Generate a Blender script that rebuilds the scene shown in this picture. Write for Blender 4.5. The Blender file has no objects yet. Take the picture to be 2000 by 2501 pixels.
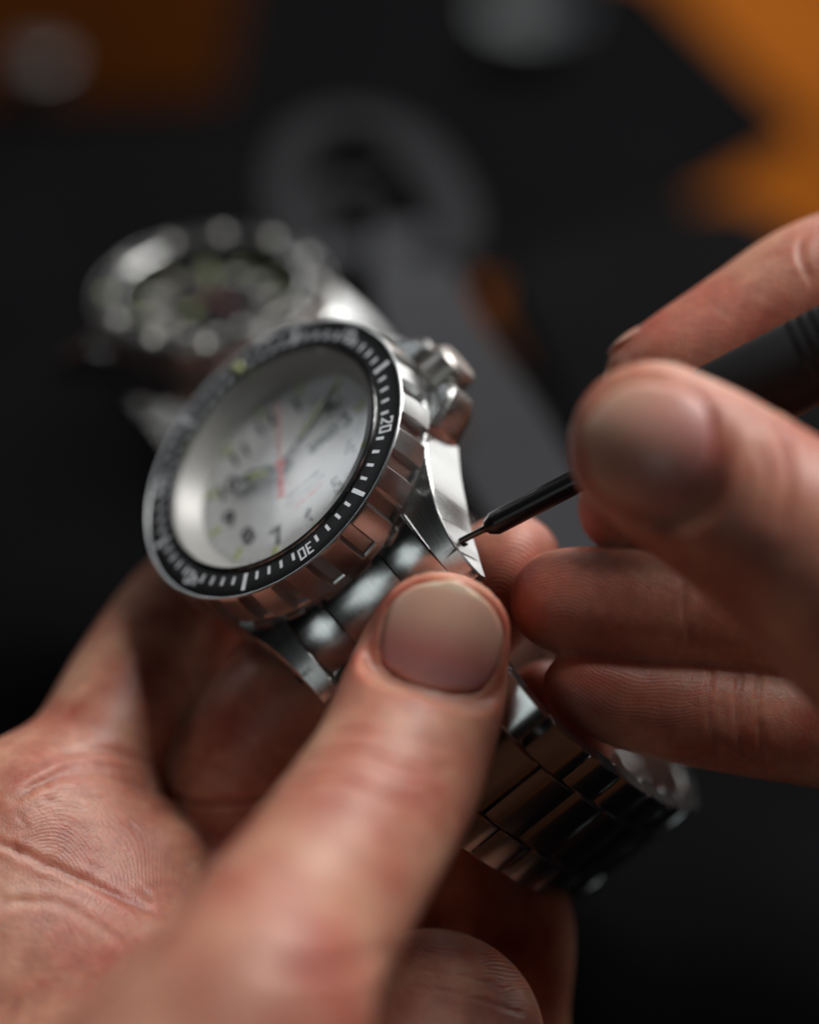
import bpy, bmesh, math, random
import numpy as np
from mathutils import Matrix, Vector

# ------------------------------------------------------------------ camera, world, light
scn = bpy.context.scene
col = scn.collection
rad = math.radians
PITCH = 33.0
CAM_H = 0.255
F_PX = 6430.0
cam_d = bpy.data.cameras.new('camera')
cam = bpy.data.objects.new('camera', cam_d)
col.objects.link(cam)
cam.location = (0, 0, CAM_H)
cam.rotation_euler = (rad(90 - PITCH), 0, 0)
cam_d.sensor_fit = 'VERTICAL'
cam_d.sensor_height = 36.0
cam_d.lens = F_PX / 2501 * 36
cam_d.clip_start = 0.01
cam_d.clip_end = 50
cam_d.dof.use_dof = True
cam_d.dof.focus_distance = 0.322
cam_d.dof.aperture_fstop = 4.3
scn.camera = cam
CAM = Matrix.Translation((0, 0, CAM_H)) @ Matrix.Rotation(rad(90 - PITCH), 4, 'X')

world = bpy.data.worlds.new('World')
scn.world = world
world.use_nodes = True
world.node_tree.nodes['Background'].inputs[0].default_value = (0.55, 0.65, 0.8, 1)
world.node_tree.nodes['Background'].inputs[1].default_value = 0.001


def area(name, loc, target, sx, sy, power, color):
    l = bpy.data.lights.new(name, 'AREA')
    l.shape = 'RECTANGLE'
    l.size, l.size_y = sx, sy
    l.energy = power
    l.color = color
    o = bpy.data.objects.new(name, l)
    col.objects.link(o)
    o.location = loc
    d = Vector(target) - Vector(loc)
    o.rotation_euler = d.to_track_quat('-Z', 'Y').to_euler()
    return o


TGT = (0, 0.27, 0.08)
area('window_light', (0.72, 1.55, 0.48), TGT, 1.5, 1.7, 17, (1.0, 0.98, 0.95))
area('side_window_light', (-1.04, 0.88, 0.76), TGT, 0.12, 0.26, 0.9, (0.93, 0.97, 1.0))
area('room_light', (-0.40, -0.68, 0.49), TGT, 0.40, 0.36, 0.50, (0.92, 1.0, 0.98))
area('ceiling_light', (0.38, 0.56, 0.80), TGT, 0.44, 0.38, 8.0, (1.0, 0.97, 0.93))

scn.view_settings.view_transform = 'Standard'
scn.view_settings.look = 'None'
scn.view_settings.exposure = 0
scn.view_settings.gamma = 1
scn.cycles.use_denoising = True
scn.cycles.max_bounces = 8
scn.cycles.sample_clamp_indirect = 6
scn.cycles.caustics_reflective = False
scn.cycles.caustics_refractive = False

# ------------------------------------------------------------------ materials


def mat(name, color, rough=0.5, metal=0.0, **kw):
    m = bpy.data.materials.new(name)
    m.use_nodes = True
    b = m.node_tree.nodes['Principled BSDF']
    b.inputs['Base Color'].default_value = (*color, 1)
    b.inputs['Roughness'].default_value = rough
    b.inputs['Metallic'].default_value = metal
    for k, v in kw.items():
        b.inputs[k].default_value = v
    return m


def nd(m, t, **kw):
    n = m.node_tree.nodes.new(t)
    for k, v in kw.items():
        if k in n.inputs:
            n.inputs[k].default_value = v
        else:
            setattr(n, k, v)
    return n


def lk(m, a, b):
    m.node_tree.links.new(a, b)


def brushed(name, color, rough, scale, bump=0.17, var=0.08, metal=1.0):
    """metal with fine brushed lines; scale = xyz frequencies per metre"""
    m = mat(name, color, rough, metal)
    b = m.node_tree.nodes['Principled BSDF']
    tc = nd(m, 'ShaderNodeTexCoord')
    mp = nd(m, 'ShaderNodeMapping')
    mp.inputs['Scale'].default_value = scale
    no = nd(m, 'ShaderNodeTexNoise', Scale=1.0, Detail=3.0, Roughness=0.6)
    lk(m, tc.outputs['Object'], mp.inputs[0])
    lk(m, mp.outputs[0], no.inputs['Vector'])
    bp = nd(m, 'ShaderNodeBump', Strength=bump, Distance=0.00003)
    lk(m, no.outputs['Fac'], bp.inputs['Height'])
    lk(m, bp.outputs[0], b.inputs['Normal'])
    mr = nd(m, 'ShaderNodeMapRange')
    mr.inputs['To Min'].default_value = rough - var
    mr.inputs['To Max'].default_value = rough + var
    lk(m, no.outputs['Fac'], mr.inputs[0])
    lk(m, mr.outputs[0], b.inputs['Roughness'])
    return m


STEEL = (0.54, 0.555, 0.56)
M = {}
M['case'] = brushed('brushed_steel_case', STEEL, 0.29, (9000, 200, 500))
M['link'] = brushed('brushed_steel_link', STEEL, 0.2, (9000, 200, 500))
M['bezel'] = brushed('brushed_steel_bezel', STEEL, 0.30, (2500, 2500, 9000), 0.2)
M['steel'] = mat('polished_steel', STEEL, 0.16, 1.0)
M['rehaut'] = mat('satin_steel', (0.62, 0.61, 0.59), 0.28, 1.0)
M['flange'] = mat('pale_flange', (0.56, 0.56, 0.55), 0.42, 0.2)
M['greysteel'] = mat('grey_steel', (.14, .14, .14), .4, 1.0)
M['glint'] = mat('satin_glint', (.34, .34, .33), .36, 1.0)  # satin steel for the domes that imitate glints on the second bezel
M['crown'] = brushed('brushed_crown', (.45, .43, .41), .42, (300, 9000, 9000), .2)
M['ring_black'] = mat('ring_black', (.010, .010, .011), .6, 0.0, **{'Specular IOR Level': .15})
M['insert'] = mat('black_insert', (0.005, 0.005, 0.006), 0.42, 0.0, **{'Specular IOR Level': .28})
M['mark'] = mat('silver_mark', (0.72, 0.72, 0.73), 0.38, 0.85)
M['lume'] = mat('pale_green_lume', (0.62, 0.70, 0.33), 0.6)
M['dial_white'] = mat('white_dial', (0.83, 0.84, 0.85), 0.5)
M['dial_black'] = mat('black_dial', (0.012, 0.012, 0.014), 0.4)
M['ink'] = mat('dark_ink', (0.015, 0.016, 0.018), 0.5)
M['pale'] = mat('pale_print', (0.75, 0.75, 0.72), 0.5)
M['red'] = mat('red_paint', (0.62, 0.05, 0.06), 0.4)
M['dark_red'] = mat('dark_red_paint', (.16, .015, .02), .4)
M['redink'] = mat('red_ink', (0.55, 0.08, 0.05), 0.5)
M['hand_steel'] = mat('blackened_hand', (0.05, 0.055, 0.06), 0.3, 0.6)

m = bpy.data.materials.new('sapphire_crystal')
m.use_nodes = True
nt = m.node_tree
nt.nodes.remove(nt.nodes['Principled BSDF'])
tr = nd(m, 'ShaderNodeBsdfTransparent')
gl = nd(m, 'ShaderNodeBsdfGlossy', Roughness=0.03)
lw = nd(m, 'ShaderNodeLayerWeight', Blend=0.5)
fp = nd(m, 'ShaderNodeMath', operation='POWER')
fp.inputs[1].default_value = 5
fr = nd(m, 'ShaderNodeMath', operation='MULTIPLY_ADD')
fr.inputs[1].default_value = .94
fr.inputs[2].default_value = .045
lk(m, lw.outputs['Facing'], fp.inputs[0])
lk(m, fp.outputs[0], fr.inputs[0])
mx = nd(m, 'ShaderNodeMixShader')
lk(m, fr.outputs[0], mx.inputs[0])
lk(m, tr.outputs[0], mx.inputs[1])
lk(m, gl.outputs[0], mx.inputs[2])
lk(m, mx.outputs[0], nt.nodes['Material Output'].inputs[0])
M['glass'] = m

# ------------------------------------------------------------------ object helpers


def tag(o, label=None, cat=None, group=None, kind=None):
    if label: o['label'] = label
    if cat: o['category'] = cat
    if group: o['group'] = group
    if kind: o['kind'] = kind
    return o


def link(name, me, parent=None, material=None, matrix=None):
    o = bpy.data.objects.new(name, me)
    col.objects.link(o)
    if material is not None and me is not None and not me.materials:
        me.materials.append(material)
    if parent is not None:
        o.parent = parent
    if matrix is not None:
        o.matrix_local = matrix
    return o


def mesh_from(name, verts, faces, smooth=35, mm=True):
    me = bpy.data.meshes.new(name)
    v = np.asarray(verts, float) * (0.001 if mm else 1)
    me.from_pydata(v.tolist(), [], [list(map(int, f)) for f in faces])
    me.update()
    bm = bmesh.new()
    bm.from_mesh(me)
    bmesh.ops.recalc_face_normals(bm, faces=bm.faces)
    bm.to_mesh(me)
    bm.free()
    if smooth:
        me.shade_smooth()
        me.set_sharp_from_angle(angle=rad(smooth))
    return me


def bevel(o, w, seg=2, ang=30):
    b = o.modifiers.new('bevel', 'BEVEL')
    b.width = w * 0.001
    b.segments = seg
    b.limit_method = 'ANGLE'
    b.angle_limit = rad(ang)
    return o


def lathe(prof, n=96, a0=0, a1=2 * math.pi):
    """closed profile list of (r, z) revolved round z"""
    V, Fc = [], []
    k = len(prof)
    full = abs(a1 - a0 - 2 * math.pi) < 1e-6
    for i in range(n if full else n + 1):
        a = a0 + (a1 - a0) * i / n
        for r, z in prof:
            V.append((r * math.sin(a), r * math.cos(a), z))
    for i in range(n):
        j = (i + 1) % n if full else i + 1
        for q in range(k):
            p = (q + 1) % k
            Fc.append((i * k + q, i * k + p, j * k + p, j * k + q))
    return V, Fc


def disc(r, z, n=96, t=0.2):
    V = [(r * math.sin(2 * math.pi * i / n), r * math.cos(2 * math.pi * i / n), z) for i in range(n)]
    V += [(x, y, z - t) for x, y, _ in V]
    Fc = [tuple(range(n)), tuple(range(2 * n - 1, n - 1, -1))]
    Fc += [(i, (i + 1) % n, n + (i + 1) % n, n + i) for i in range(n)]
    return V, Fc


def prism(poly, z0, z1):
    n = len(poly)
    V = [(x, y, z1) for x, y in poly] + [(x, y, z0) for x, y in poly]
    Fc = [tuple(range(n)), tuple(range(2 * n - 1, n - 1, -1))]
    Fc += [(i, (i + 1) % n, n + (i + 1) % n, n + i) for i in range(n)]
    return V, Fc


def join(parts):
    V, Fc = [], []
    for v, f in parts:
        o = len(V)
        V += list(v)
        Fc += [tuple(i + o for i in q) for q in f]
    return V, Fc


def box(x0, x1, y0, y1, z0, z1):
    return prism([(x0, y0), (x1, y0), (x1, y1), (x0, y1)], z0, z1)


def stroke(pts, w, z0, z1, closed=False):
    """flat mitred stroke of width w along 2-D points, given thickness"""
    P = [Vector(p) for p in pts]
    n = len(P)
    L, R = [], []
    for i in range(n):
        ds = []
        if i > 0 or closed: ds.append((P[i] - P[i - 1]).normalized())
        if i < n - 1 or closed: ds.append((P[(i + 1) % n] - P[i]).normalized())
        t = sum(ds, Vector((0, 0))).normalized()
        nn = Vector((-t.y, t.x))
        d0 = Vector((-ds[0].y, ds[0].x))
        s = w / 2 / max(0.45, nn.dot(d0))
        L.append(P[i] + nn * s)
        R.append(P[i] - nn * s)
    V = [(p.x, p.y, z1) for p in L] + [(p.x, p.y, z1) for p in R]
    V += [(p.x, p.y, z0) for p in L] + [(p.x, p.y, z0) for p in R]
    Fc = []
    for i in range(n if closed else n - 1):
        j = (i + 1) % n
        Fc += [(i, j, n + j, n + i), (2 * n + i, 3 * n + i, 3 * n + j, 2 * n + j),
               (i, 2 * n + i, 2 * n + j, j), (n + i, n + j, 3 * n + j, 3 * n + i)]
    if not closed:
        Fc += [(0, n, 3 * n, 2 * n), (n - 1, 3 * n - 1, 4 * n - 1, 2 * n - 1)]
    return V, Fc


def digit(ch, w, h, st):
    a, b = w / 2 - st / 2, h / 2 - st / 2
    z0, z1 = -0.05, 0.035
    if ch == '0': return stroke([(-a, -b), (a, -b), (a, b), (-a, b)], st, z0, z1, True)
    if ch == '1': return stroke([(-a * .5, b * .7), (0, b), (0, -b)], st, z0, z1)
    if ch == '2': return stroke([(-a, b * .55), (-a, b), (a, b), (a, b * .35), (-a, -b), (a, -b)], st, z0, z1)
    if ch == '3': return join([stroke([(-a, b), (a, b), (a, -b), (-a, -b)], st, z0, z1),
                               box(-a * .4, a - st / 2 - .004, -st / 2, st / 2, z0, z1)])
    if ch == '4': return join([stroke([(-a, b), (-a, -b * .25), (a - st / 2 - .004, -b * .25)], st, z0, z1),
                               stroke([(a, b), (a, -b)], st, z0, z1)])
    if ch == '5': return stroke([(a, b), (-a, b), (-a, b * .1), (a, b * .1), (a, -b), (-a, -b)], st, z0, z1)


def text_mesh(name, s, size, depth=0.01):
    c = bpy.data.curves.new(name, 'FONT')
    c.body = s
    c.size = size * 0.001
    c.extrude = depth * 0.001
    c.offset = size * 0.001 * .035
    c.align_x = 'CENTER'
    c.align_y = 'CENTER'
    o = bpy.data.objects.new(name, c)
    col.objects.link(o)
    dg = bpy.context.evaluated_depsgraph_get()
    me = bpy.data.meshes.new_from_object(o.evaluated_get(dg))
    bpy.data.objects.remove(o)
    bpy.data.curves.remove(c)
    me.name = name
    return me


# ------------------------------------------------------------------ watch
ME = {}


def bezel_mesh():
    pitch, n = rad(15.0), 24
    w0, w1 = rad(100.7), rad(107.6)          # one notch (bezel frame)
    ramp = rad(0.9)
    angs = []
    for k in range(n):
        s, e = w0 + k * pitch, w1 + k * pitch
        nx = s + pitch
        for i, a in enumerate([s - 1e-4, s + ramp * .35]): angs.append((a, i))
        for a in np.linspace(s + ramp, e - ramp * 1.6, 4): angs.append((a, 1))
        angs.append((e, 0))
        for a in np.linspace(e, nx, 6)[1:-1]: angs.append((a, 0))
    V, Fc = [], []
    K = 12
    for a, notch in angs:
        p = [(16.9, -.4), (20.38, -.4), (20.40, .10), (20.62, .12), (20.74, -.05)]
        if notch:
            p += [(20.66, -.16), (19.95, -.5), (19.97, -2.1), (19.98, -3.6), (20.0, -5.2)]
        else:
            p += [(20.80, -.16), (20.86, -.45), (21.2, -2.2), (21.24, -3.6), (21.26, -5.1)]
        p += [(19.9 if notch else 20.95, -5.35), (16.9, -5.35)]
        for r, z in p:
            V.append((r * math.sin(a), r * math.cos(a), z))
    N = len(angs)
    for i in range(N):
        j = (i + 1) % N
        for q in range(K):
            t = (q + 1) % K
            Fc.append((i * K + q, i * K + t, j * K + t, j * K + q))
    return mesh_from('bezel', V, Fc, 22)


def sweep_sections(secs, cap=True):
    """secs: list of equal-length point loops -> tube of quads"""
    k = len(secs[0])
    V = [p for s in secs for p in s]
    Fc = []
    for i in range(len(secs) - 1):
        for q in range(k):
            p = (q + 1) % k
            Fc.append((i * k + q, i * k + p, (i + 1) * k + p, (i + 1) * k + q))
    if cap:
        Fc.append(tuple(range(k)))
        Fc.append(tuple(range((len(secs) - 1) * k, len(secs) * k)))
    return V, Fc


def case_mesh():
    parts = [lathe([(15, -5.45), (20.0, -5.45), (20.35, -5.8), (20.3, -11.0), (19.2, -12.3), (15, -12.6)], 128)]
    st = [(-2, 10.1, 19.6, -5.75, 20.9, -11.2), (-8, 10.1, 18.2, -5.75, 19.3, -11.8), (-12.9, 10.1, 16.5, -5.9, 17.4, -12.3),
          (-17, 10.1, 15.1, -6.5, 16.0, -13), (-19.4, 10.1, 14.1, -7.5, 15.1, -13.5),
          (-21.4, 10.1, 13.5, -8.6, 14.4, -14), (-23.3, 10.1, 13.1, -9.9, 13.9, -14.5),
          (-24.7, 10.1, 12.9, -11.2, 13.5, -14.8), (-25.9, 10.1, 12.85, -12.5, 13.25, -15),
          (-26.9, 10.1, 12.9, -14, 13.05, -15.15)]
    st = cat_rom(np.array(st), 4)
    for sx in (1, -1):
        for sy in (1, -1):
            secs = []
            for (y, xi, xt, zt, xb, zb) in st:
                secs.append([(sx * xi, -sy * y, zt + .15), (sx * (xt - .25), -sy * y, zt), (sx * xt, -sy * y, zt - .28),
                             (sx * xb, -sy * y, zb), (sx * xi, -sy * y, zb)])
            parts.append(sweep_sections(secs))
    # crown guards
    g = [(17, -8.9), (19.5, -8.9), (23.0, -6.6), (23.9, -5.2), (23.7, -3.9), (17, -3.6)]
    for s in (1, -1):
        poly = [(x, y * s + (.3 if s < 0 else 0)) for x, y in g]
        n = len(poly)
        V = [(x - (.0 if x < 18 else .9), y, -5.75 - (.0 if x < 21 else .5)) for x, y in poly]
        V += [(x, y, -6.9) for x, y in poly] + [(x, y, -10.6) for x, y in poly]
        V += [(x - (.0 if x < 18 else 1.0), y, -11.8) for x, y in poly]
        Fc = [tuple(range(n)), tuple(range(4 * n - 1, 3 * n - 1, -1))]
        for L in range(3):
            Fc += [(L * n + i, L * n + (i + 1) % n, L * n + n + (i + 1) % n, L * n + n + i) for i in range(n)]
        parts.append((V, Fc))
    return mesh_from('case', *join(parts), 30)


def profile_end():
    # (y, z) of the end link's outer face, from the bezel outward and down
    top = [(-16.0, -6.2), (-18.0, -6.15), (-19.6, -6.6), (-21.0, -7.55), (-22.4, -8.9), (-23.6, -10.4), (-24.6, -12.0),
           (-25.3, -13.4), (-25.7, -14.6)]
    return top + [(-25.0, -15.4), (-23.0, -14.9), (-20.0, -13.6), (-16, -12)]


def end_part(x0, x1):
    pr = profile_end()
    g = 0.12
    secs = []
    cy = sum(p[0] for p in pr) / len(pr)
    cz = sum(p[1] for p in pr) / len(pr)
    for x, f in ((x0 + .02, 0.985), (x0 + g, 1), (x1 - g, 1), (x1 - .02, 0.985)):
        secs.append([(x, cy + (y - cy) * f, cz + (z - cz) * f) for y, z in pr])
    return sweep_sections(secs)


def link_mesh(name, w, L, T):
    """bracelet link: local x across, y along, z outward"""
    pr = []
    for i in range(9):
        a = -1 + 2 * i / 8
        pr.append((a * L / 2, T / 2 - 0.55 * abs(a) ** 3.2))
    pr += [(L / 2, -T / 2 + .5), (L / 2 - .5, -T / 2), (-L / 2 + .5, -T / 2), (-L / 2, -T / 2 + .5)]
    secs = []
    for x, f in ((-w / 2, .93), (-w / 2 + .15, 1), (w / 2 - .15, 1), (w / 2, .93)):
        secs.append([(x, y * (f if f == 1 else .98), z * f) for y, z in pr])
    return mesh_from(name, *sweep_sections(secs), 32)


def cat_rom(P, n):
    P = np.asarray(P, float)
    Q = np.vstack([2 * P[0] - P[1], P, 2 * P[-1] - P[-2]])
    out = []
    for i in range(1, len(Q) - 2):
        p0, p1, p2, p3 = Q[i - 1:i + 3]
        for t in np.linspace(0, 1, n, endpoint=False):
            out.append(0.5 * (2 * p1 + (p2 - p0) * t + (2 * p0 - 5 * p1 + 4 * p2 - p3) * t * t + (3 * p1 - p0 - 3 * p2 + p3) * t ** 3))
    out.append(P[-1])
    return np.array(out)


LOOP = [(-24.6, -13.4), (-31, -15.6), (-38, -17.0), (-43.6, -20.2), (-45.8, -27), (-45.3, -36), (-43.3, -46), (-39.3, -56),
        (-34.0, -63.5), (-26, -67.5), (-16, -67), (-6, -62), (-1, -52), (1, -41), (3.5, -30), (9, -21.5), (17, -17.5), (24.6, -14)]
LOOP2 = [(-24.6, -13.4), (-31, -15.6), (-37, -19), (-41, -27), (-42, -42), (-38, -60), (-28, -75), (-16, -81),
         (-7, -77), (-3, -62), (1, -46), (6, -34), (14, -22), (24.0, -14)]


def Rz(deg): return Matrix.Rotation(rad(deg), 4, 'Z')


def place(x, y, z=0, rot=0):
    return Matrix.Translation((x * .001, y * .001, z * .001)) @ Matrix.Rotation(rad(rot), 4, 'Z')


BEZ_ROT = -3.5


def build_watch(label, matrix, dial_m, num_m, hand_m, detail=True, bezel_rot=BEZ_ROT, loop=LOOP, ins_m=None, flange_m=None):
    W = bpy.data.objects.new('dive_watch', None)
    W.empty_display_size = 0.02
    col.objects.link(W)
    W.matrix_world = matrix
    tag(W, label, 'watch')

    def me(key, fn):
        if key not in ME: ME[key] = fn()
        return ME[key]
    RB = Rz(bezel_rot)
    bz = bevel(link('bezel', me('bezel', bezel_mesh), W, M['bezel'], RB), .07, 2, 25)
    # black insert with marks
    ins = link('bezel_insert', me('insert' + (ins_m.name if ins_m else ''), lambda: mesh_from('insert', *lathe([(16.95, .03), (17.2, .09), (20.15, .01), (20.37, -.06), (20.37, -.3), (16.95, -.3)], 160), 40)), W, ins_m or M['insert'], RB)
    tick = me('tick', lambda: mesh_from('tick', *box(-.21, .21, -.58, .58, -.1, .035), 0))
    bar = me('bar', lambda: mesh_from('bar', *box(-.3, .3, -1.2, 1.2, -.1, .035), 0))
    for k in range(60):
        if k == 0: continue
        if k % 10 == 0 and ins_m is None:
            num = me('num%d' % k, lambda: mesh_from('num%d' % k, *join([([(x - .63, y, z) for x, y, z in digit(str(k)[0], 1.02, 1.85, .25)[0]], digit(str(k)[0], 1.02, 1.85, .25)[1]),
                                                                       ([(x + .63, y, z) for x, y, z in digit('0', 1.02, 1.85, .25)[0]], digit('0', 1.02, 1.85, .25)[1])]), 0))
            r = 18.62
            o = link('bezel_numeral', num, ins, M['mark'])
        elif k % 5 == 0:
            r, o = 18.6, link('five_minute_mark' if ins_m is None else 'glint_dome', bar if ins_m is None else me('dome', lambda: mesh_from('pip', *lathe([(.001, .8), (.6, .74), (1.15, .5), (1.5, .15), (1.55, -.1), (.001, -.1)], 24), 60)), ins, M['mark'] if ins_m is None else M['glint'])  # second watch: domes added to catch light like glints on bezel teeth
        else:
            r, o = 18.15, link('minute_mark', tick, ins, M['mark'])
        zz = .09 - .08 * (r - 17.2) / 2.95
        a = rad(k * 6)
        o.matrix_local = place(r * math.sin(a), r * math.cos(a), zz, -k * 6)
    pip = link('lume_pip', me('pip', lambda: mesh_from('pip', *lathe([(.001, .35), (.45, .3), (.78, .15), (.85, -.1), (.001, -.1)], 24), 50)), ins, M['lume'], place(0, 18.6, .05))
    # steel ring round the crystal, crystal, rehaut, dial
    link('crystal_ring', me('cring', lambda: mesh_from('cring', *lathe([(16.25, -.5), (16.25, .32), (16.45, .45), (16.8, .38), (16.92, .1), (16.92, -.5)], 160), 40)), W, M['steel'])
    link('rehaut', me('rehaut' + (flange_m.name if flange_m else ''), lambda: mesh_from('rehaut', *lathe([(16.2, -.35), (15.6, -1.6), (14.95, -2.4), (14.2, -3.5), (14.4, -3.8), (16.6, -.8)], 160), 30)), W, flange_m or M['flange'])

    def crystal():
        prof = [(0.001, .75)] + [(r, .75 - .00125 * r * r) for r in (4, 8, 12, 14.5)] + [(15.7, .42), (16.2, .1)]
        n, k = 96, len(prof)
        V = [(r * math.sin(2 * math.pi * i / n), r * math.cos(2 * math.pi * i / n), z) for i in range(n) for r, z in prof]
        Fc = [(i * k + q, i * k + q + 1, ((i + 1) % n) * k + q + 1, ((i + 1) % n) * k + q) for i in range(n) for q in range(k - 1)]
        return mesh_from('crystal', V, Fc, 25)
    link('crystal', me('crystal', crystal), W, M['glass'])
    dl = link('dial', mesh_from('dial', *disc(14.6, -3.5, 96), 0), W, dial_m)
    zt = -3.49
    for h in range(1, 13):
        a = rad(h * 30)
        key = 'hr%d%s' % (h, num_m.name)
        o = link('hour_numeral', me(key, lambda: text_mesh(key, str(h), 3.8)), dl, num_m, place(10.1 * math.sin(a), 10.1 * math.cos(a), zt))
        o = link('hour_marker', me('marker', lambda: mesh_from('marker', *box(-.42, .42, -.95, .95, -.02, .12), 0)), dl, M['lume'], place(12.7 * math.sin(a), 12.7 * math.cos(a), zt, -h * 30))
    if detail:
        def dots():
            P = []
            for k in range(60):
                if k % 5 == 0: continue
                a = rad(k * 6)
                v, f = box(-.07, .07, -.45, .45, -.01, .012)
                P.append(([(13.6 * math.sin(a) + x * math.cos(a) + y * math.sin(a), 13.6 * math.cos(a) - x * math.sin(a) + y * math.cos(a), z) for x, y, z in v], f))
            return mesh_from('minute_track', *join(P), 0)
        o = link('minute_track', me('track', dots), dl, num_m, place(0, 0, zt))
        o['kind'] = 'stuff'
        link('date_window', mesh_from('datewin', *box(-2.6, 2.6, -.95, .95, -.02, .02), 0), dl, M['ink'], place(6.4, 0, zt))
    # hands at ten past ten
    zh = -2.75
    hh = link('hour_hand', me('hh' + hand_m.name, lambda: mesh_from('hourhand', *join([prism([(-.35, -1.5), (.35, -1.5), (.42, 1.5), (.95, 2.2), (.95, 5.6), (0, 8.0), (-.95, 5.6), (-.95, 2.2), (-.42, 1.5)], 0, .14), disc(1.35, .16, 32, .17)]), 0)), W, hand_m, place(0, 0, zh, 59))
    link('hand_lume', me('hl', lambda: mesh_from('hl', *prism([(-.4, 2.8), (.4, 2.8), (.4, 5.3), (0, 6.4), (-.4, 5.3)], .1, .17), 0)), hh, M['lume'])
    mh = link('minute_hand', me('mh' + hand_m.name, lambda: mesh_from('minhand', *join([prism([(-.28, -1.8), (.28, -1.8), (.3, 3), (.62, 3.8), (.62, 9.8), (0, 12.2), (-.62, 9.8), (-.62, 3.8), (-.3, 3)], 0, .14), disc(1.1, .16, 32, .17)]), 0)), W, hand_m, place(0, 0, zh + .4, -64))
    link('hand_lume', me('ml', lambda: mesh_from('ml', *prism([(-.22, 4.4), (.22, 4.4), (.22, 9.5), (0, 10.6), (-.22, 9.5)], .1, .17), 0)), mh, M['lume'])
    link('second_hand', me('sh' + ('' if ins_m is None else '2'), lambda: mesh_from('sechand', *join([prism([(-.62, -5.6), (.62, -5.6), (.34, -.6), (.1, .8), (.045, 10.8), (-.045, 10.8), (-.1, .8), (-.34, -.6)], 0, .12), disc(.75, .15, 32, .17)]), 0)), W, M['red'] if ins_m is None else M['dark_red'], place(0, 0, zh + .8, -19))
    # case, crown, end links
    bevel(link('case', me('case', case_mesh), W, M['case']), .12, 2, 35)

    def crown():
        V, Fc, n = [], [], 120
        prof = lambda r: [(0.001, 0), (r * .8, 0), (r, .5), (r, 4.05), (r - .6, 4.75), (0.001, 4.75)]
        for i in range(n):
            a = 2 * math.pi * i / n
            r = 3.2 + 0
            for rr, z in prof(r): V.append((z, rr * math.cos(a), rr * math.sin(a)))
        for i in range(n):
            for q in range(5): Fc.append((i * 6 + q, i * 6 + q + 1, ((i + 1) % n) * 6 + q + 1, ((i + 1) % n) * 6 + q))
        return mesh_from('crown', V, Fc, 25)
    link('crown', me('crown', crown), W, M['crown'], place(21.0, 0, -8.5))
    link('crown_tube', me('ctube', lambda: mesh_from('ctube', [(z, r * math.cos(i * .2618), r * math.sin(i * .2618)) for i in range(24) for r, z in ((2.1, 0), (2.1, 2.2))],
                                                    [(2 * i, 2 * i + 1, (2 * i + 3) % 48, (2 * i + 2) % 48) for i in range(24)], 40)), W, M['steel'], place(19.4, 0, -8.5))
    for s in (0, 180):
        for x0, x1 in ((-9.95, -4.85), (-4.75, 4.75), (4.85, 9.95)):
            key = 'end%.0f' % x0
            link('end_link', me(key, lambda: mesh_from(key, *end_part(x0, x1), 28)), W, M['link'], Rz(s))
    # spring-bar holes: dark bores in the lug flanks
    for sx in (1, -1):
        for sy in (1, -1):
            o = link('lug_hole', me('hole', lambda: mesh_from('hole', [(z, r * math.cos(i * .3927), r * math.sin(i * .3927)) for i in range(16) for r, z in ((.62, 0), (.62, .12), (.5, .12), (.5, -.4), (0.001, -.4))],
                                                             [(5 * i + q, 5 * i + q + 1, (5 * (i + 1) + q + 1) % 80, (5 * (i + 1) + q) % 80) for i in range(16) for q in range(4)], 30)), W, M['ink'])
            o.matrix_local = place(sx * 13.72, sy * -22.6, -12.1, 0 if sx > 0 else 180)
    # bracelet
    path = cat_rom(loop, 40)
    seg = np.r_[0, np.cumsum(np.linalg.norm(np.diff(path, axis=0), axis=1))]
    total = seg[-1]
    rows = round(total / 7.7)
    pitch = total / rows
    cl = me('linkc', lambda: link_mesh('linkc', 9.3, pitch - .3, 3.0))
    sl = me('links', lambda: link_mesh('links', 4.9, pitch - .3, 3.2))

    def frame(s):
        s = max(0.01, min(total - .01, s))
        p = np.array([np.interp(s, seg, path[:, i]) for i in (0, 1)])
        e = 1.5
        q = np.array([np.interp(min(total, s + e), seg, path[:, i]) - np.interp(max(0, s - e), seg, path[:, i]) for i in (0, 1)])
        q /= np.linalg.norm(q)
        # x = watch x, y along path, z outward
        n = np.array([-q[1], q[0]])
        X = Vector((1, 0, 0)); Y = Vector((0, q[0], q[1])); Z = X.cross(Y)
        if True:
            mt = Matrix((X, Y, Z)).transposed().to_4x4()
        mt.translation = Vector((0, p[0], p[1])) * .001
        return mt, Z
    flip = Matrix.Rotation(math.pi, 4, 'Y')
    for i in range(rows):
        for part, off in (('c', 0.5), ('l', 1.0), ('r', 1.0)):
            s = (i + off - .45) * pitch
            if part != 'c' and i == rows - 1: continue
            mt, Z = frame(s)
            # outward = away from loop centre (0,-38)
            out = Vector((0, mt.translation.y * 1000 - 0, mt.translation.z * 1000 + 38))
            if Z.dot(out) < 0: mt = mt @ flip
            if part == 'c':
                link('centre_link', cl, W, M['link'], mt)
            else:
                x = -7.35 if part == 'l' else 7.35
                link('outer_link', sl, W, M['link'], Matrix.Translation((x * .001, 0, 0)) @ mt)
    return W, dl


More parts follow.
